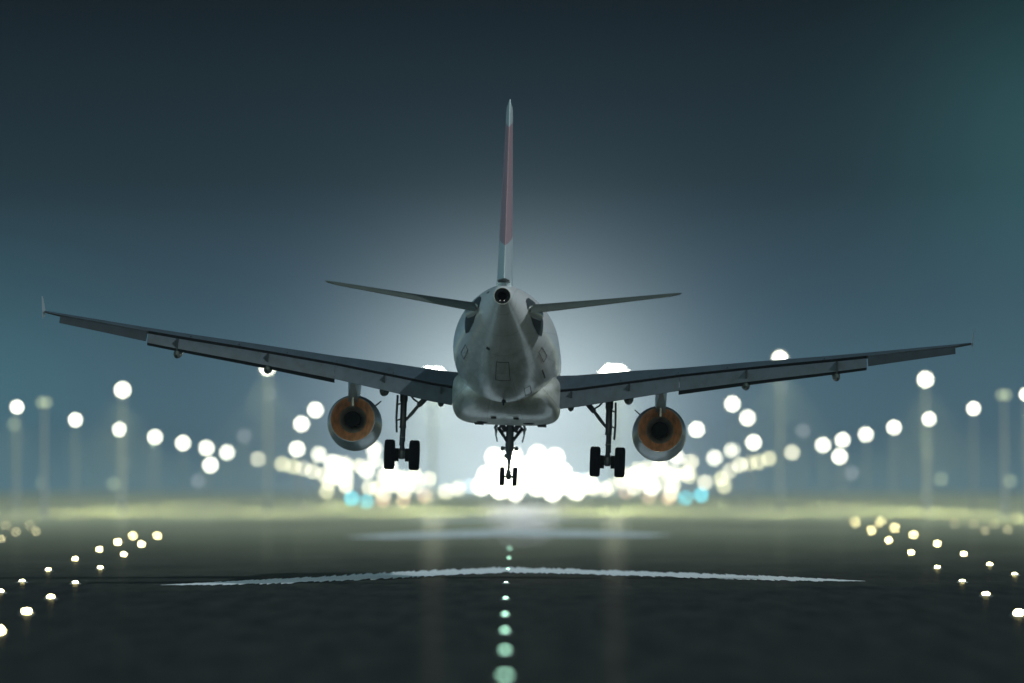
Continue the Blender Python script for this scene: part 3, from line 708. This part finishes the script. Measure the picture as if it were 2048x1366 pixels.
# single lamps around
singles = [(421, 930, 'white', 'white lamp just below the sixth lamp of the left row'), (1679, 913, 'white', 'white lamp just below the sixth lamp of the right row'),
           (29, 848, 'faint', 'faint yellow green lamp under the leftmost white lamp'), (246, 927, 'faint', 'faint yellow green lamp low under the left tall mast'), (1855, 906, 'faint', 'faint yellow green lamp low under the right tall mast'),
           (86, 966, 'faint', 'faint pale lamp low below the dim left mast'), (228, 968, 'faint', 'faint pale lamp at the foot of the left tall mast'), (1882, 958, 'faint', 'faint pale lamp at the foot of the right tall mast'), (2020, 962, 'faint', 'faint pale lamp low by the right picture edge'),
           (396, 962, 'grey', 'faint grey disc low between the left row and the horizon'), (1704, 946, 'grey', 'faint grey disc low below the right row'), (488, 872, 'grey', 'faint grey disc above the seventh lamp of the left row'), (1606, 862, 'grey', 'faint grey disc above the end of the right row'),
           (537, 788, 'grey', 'faint grey disc of light under the left wing mast'), (1561, 773, 'grey', 'faint grey disc of light under the right wing mast'),
           (631, 820, 'white', 'white lamp close to the left side of the left engine'), (603, 848, 'white', 'white lamp lower left beside the left engine'), (594, 898, 'white', 'white lamp below the pair beside the left engine'),
           (1393, 859, 'white', 'white lamp close to the right side of the right engine'), (1465, 808, 'white', 'upper of two touching white lamps under the right wing'), (1495, 836, 'white', 'lower of two touching white lamps under the right wing'),
           (1507, 885, 'white', 'white lamp below the touching pair under the right wing')]
for px, py, kd, lab in singles:
    D = 1500; lamp(px, py, D, kd, 12 * D / FPX * (.8 if kd in ('faint', 'grey') else 1), lab, 'lamp', 'single lamps around the airfield')
cluster = {
 'left': [(564, 928, 'yellow'), (586, 933, 'yellow'), (605, 937, 'cream'), (626, 942, 'cream'), (648, 950, 'cream'), (637, 909, 'white'), (672, 926, 'white'), (658, 966, 'yellow'), (654, 983, 'yellow'), (692, 972, 'cream'),
          (719, 932, 'cream'), (748, 898, 'white'), (748, 923, 'white'), (768, 953, 'cream'), (755, 977, 'yellow'), (768, 988, 'cream'), (803, 956, 'white'), (809, 982, 'cream'), (830, 950, 'cream'), (833, 972, 'cream'), (860, 958, 'cream'),
          (780, 935, 'white'), (790, 970, 'cream'), (892, 983, 'cream'), (916, 977, 'cream')],
 'right': [(1538, 917, 'yellow'), (1517, 924, 'yellow'), (1498, 927, 'yellow'), (1480, 930, 'cream'), (1429, 916, 'white'), (1464, 901, 'white'), (1460, 942, 'cream'), (1442, 957, 'yellow'), (1448, 972, 'yellow'), (1410, 965, 'cream'),
           (1382, 924, 'cream'), (1353, 915, 'white'), (1319, 918, 'white'), (1332, 943, 'cream'), (1302, 952, 'white'), (1296, 972, 'cream'), (1346, 970, 'cream'), (1343, 986, 'cream'), (1275, 940, 'cream'), (1255, 950, 'cream'), (1275, 961, 'cream'),
           (1320, 935, 'cream'), (1243, 962, 'cream'), (1211, 978, 'cream'), (1187, 977, 'cream')]}
for side, sg_, n0 in (('left', 1, 13), ('right', -1, 13)):
    rnd = random.Random(31 if side == 'left' else 57)
    for q in range(n0):
        t_ = rnd.random(); x_ = 660 + 215 * t_; y_ = 928 + 40 * t_ + rnd.uniform(-8, 34)
        if side == 'right': x_ = 2044 - x_ + rnd.uniform(-6, 6)
        cluster[side].append((x_, min(y_, 990), rnd.choice(['cream', 'cream', 'yellow', 'white'])))
def cname(k): return {'yellow': 'yellow', 'cream': 'cream', 'white': 'white'}[k]
for side, cl in cluster.items():
    cnt = {}
    order = sorted(cl, key=lambda q: q[0] if side == 'left' else -q[0])
    for q in order:
        c = cname(q[2]); cnt[c] = cnt.get(c, 0) + 1
        D = random.uniform(1500, 2300)
        lamp(q[0], q[1], D, 'soft' if q[2] == 'white' else q[2], 10 * D / FPX * (1.2 if q[2] == 'white' else 1), f'{ORD[cnt[c] - 1]} {c} lamp inward from the outer end of the {side} cluster', 'lamp', 'lamps clustered low on the horizon', light=9e4 if cnt[c] % 2 == 0 else 0)
for px, py, kd, lab in [(733, 1003, 'cyan', 'bright turquoise ground light under the left lamp cluster'), (703, 997, 'cyan', 'turquoise ground light just outside the brighter left one'), (1370, 996, 'cyan', 'bright turquoise ground light under the right lamp cluster'),
                        (1402, 990, 'cyan', 'turquoise ground light just outside the brighter right one'), (766, 1000, 'peach', 'peach ground light beside the left turquoise pair'), (806, 1000, 'peach', 'peach ground light under the left wheels'),
                        (849, 992, 'peach', 'dimmer peach ground light right of the left wheels'), (1297, 994, 'peach', 'peach ground light right of the right wheels'), (1337, 996, 'peach', 'peach ground light beside the right turquoise pair'), (1252, 984, 'peach', 'dimmer peach ground light under the right wheels'),
                        (940, 972, 'paleblue', 'pale blue light left of the central glare'), (1166, 960, 'paleblue', 'pale blue light right of the central glare')]:
    D = min(1900, (CAM_H - .6) * FPX / max(py - YH, .1) if py > YH + 3 else 1900)
    lamp(px, py, D, kd, 9 * D / FPX, lab, 'ground light', 'low coloured ground lights')
# the glare straight ahead: a dense block of approach lights
k = 0
glare = [(989, 914), (1025, 911), (1075, 909), (1110, 915), (973, 950), (962, 972), (990, 945), (1010, 960), (1000, 980), (1035, 940), (1045, 965), (1030, 985), (1060, 950), (1075, 975), (1090, 940), (1100, 960), (1105, 985), (1125, 945), (1130, 970), (1150, 965), (1152, 982), (985, 968), (1060, 930), (1015, 935)]
glare = sorted(glare)
for px, py in glare:
    D = random.uniform(1500, 1900); k += 1
    lamp(px, py, D, 'white', 18 * D / FPX, f'{ORD[k - 1] if k <= 20 else {21: "fourth to last", 22: "third to last", 23: "second to last", 24: "last"}[k]} white approach light counted left to right in the central glare', 'approach light', 'approach lights in the central glare', light=0)

# inset runway lights, each a low metal ring with a glass dome
def inset(x, y, kind, label, group, sc=1.0):
    o = empty('runway_light', (x, y, .02)); tag(o, label, 'runway light', group)
    bm = bmesh.new(); lathe(bm, [(0, .34 * sc), (.05 * sc, .30 * sc), (.085 * sc, .22 * sc), (.085 * sc, .17 * sc), (.03, .15 * sc)], 'Z', n=24); obj('housing', bm, M['mast'], o)
    bm = bmesh.new(); lathe(bm, [(.03, .165 * sc), (.13 * sc, .16 * sc), (.17 * sc, .11 * sc), (.185 * sc, .001)], 'Z', n=20); obj('lens', bm, E_[kind], o)
    return o
cen = [(1010, 1358), (1010, 1306), (1010, 1266), (1010, 1233), (1011, 1200), (1012, 1168), (1016, 1141), (1018, 1118), (1019, 1099)]
for k, (px, py) in enumerate(cen):
    x, y = gp(px, py); inset(x, y, 'inset_g', f'{ORD[k]} greenish centre line light from the near end of the row', 'greenish centre line lights', .42)
rows = {
 'inner left row of warm runway lights': [(-3, 1268), (54, 1229), (102, 1199), (151, 1169), (201, 1139), (248, 1112), (283, 1091), (315, 1074)],
 'outer left row of warm runway lights': [(1, 1187), (45, 1166), (97, 1143), (151, 1121), (199, 1102), (236, 1087), (266, 1074)],
 'faint far left rows of runway lights': [(3, 1080), (32, 1066), (72, 1065), (12, 1053), (60, 1052)],
 'inner right row of warm runway lights': [(2037, 1232), (1971, 1193), (1924, 1166), (1874, 1138), (1822, 1108), (1777, 1083), (1743, 1063), (1710, 1046)],
 'outer right row of warm runway lights': [(2029, 1152), (1979, 1132), (1927, 1111), (1874, 1090), (1827, 1072), (1789, 1058), (1761, 1045)],
 'faint far right rows of runway lights': [(2015, 1062), (1970, 1063), (1989, 1050), (1947, 1050), (1909, 1049), (2033, 1038)]}
for g_, pts in rows.items():
    for k, (px, py) in enumerate(pts):
        x, y = gp(px, py)
        inset(x, y, 'inset_f' if g_.startswith('faint') else 'inset_y', f'{ORD[k]} light from the near end, {g_.replace(" of warm runway lights", "").replace(" of runway lights", "")}, glowing warm white', g_, .6)

# ================================================================== HAZE
USE_HAZE = True
if USE_HAZE:
    bm = bmesh.new(); box(bm, (0, 1700, 15.5), (2200, 3800, 35))
    def hz(n):
        return None
    hm = bpy.data.materials.new('night_haze'); hm.use_nodes = True; hm.node_tree.nodes.clear(); n = NT(hm.node_tree)
    pv = n.n('ShaderNodeVolumePrincipled'); pv.inputs['Color'].default_value = (.80, .88, .92, 1); pv.inputs['Density'].default_value = .00017; pv.inputs['Anisotropy'].default_value = .6
    out = n.n('ShaderNodeOutputMaterial'); n.l.new(pv.outputs[0], out.inputs['Volume'])
    tag(obj('haze', bm, hm, smooth=False), kind='stuff')
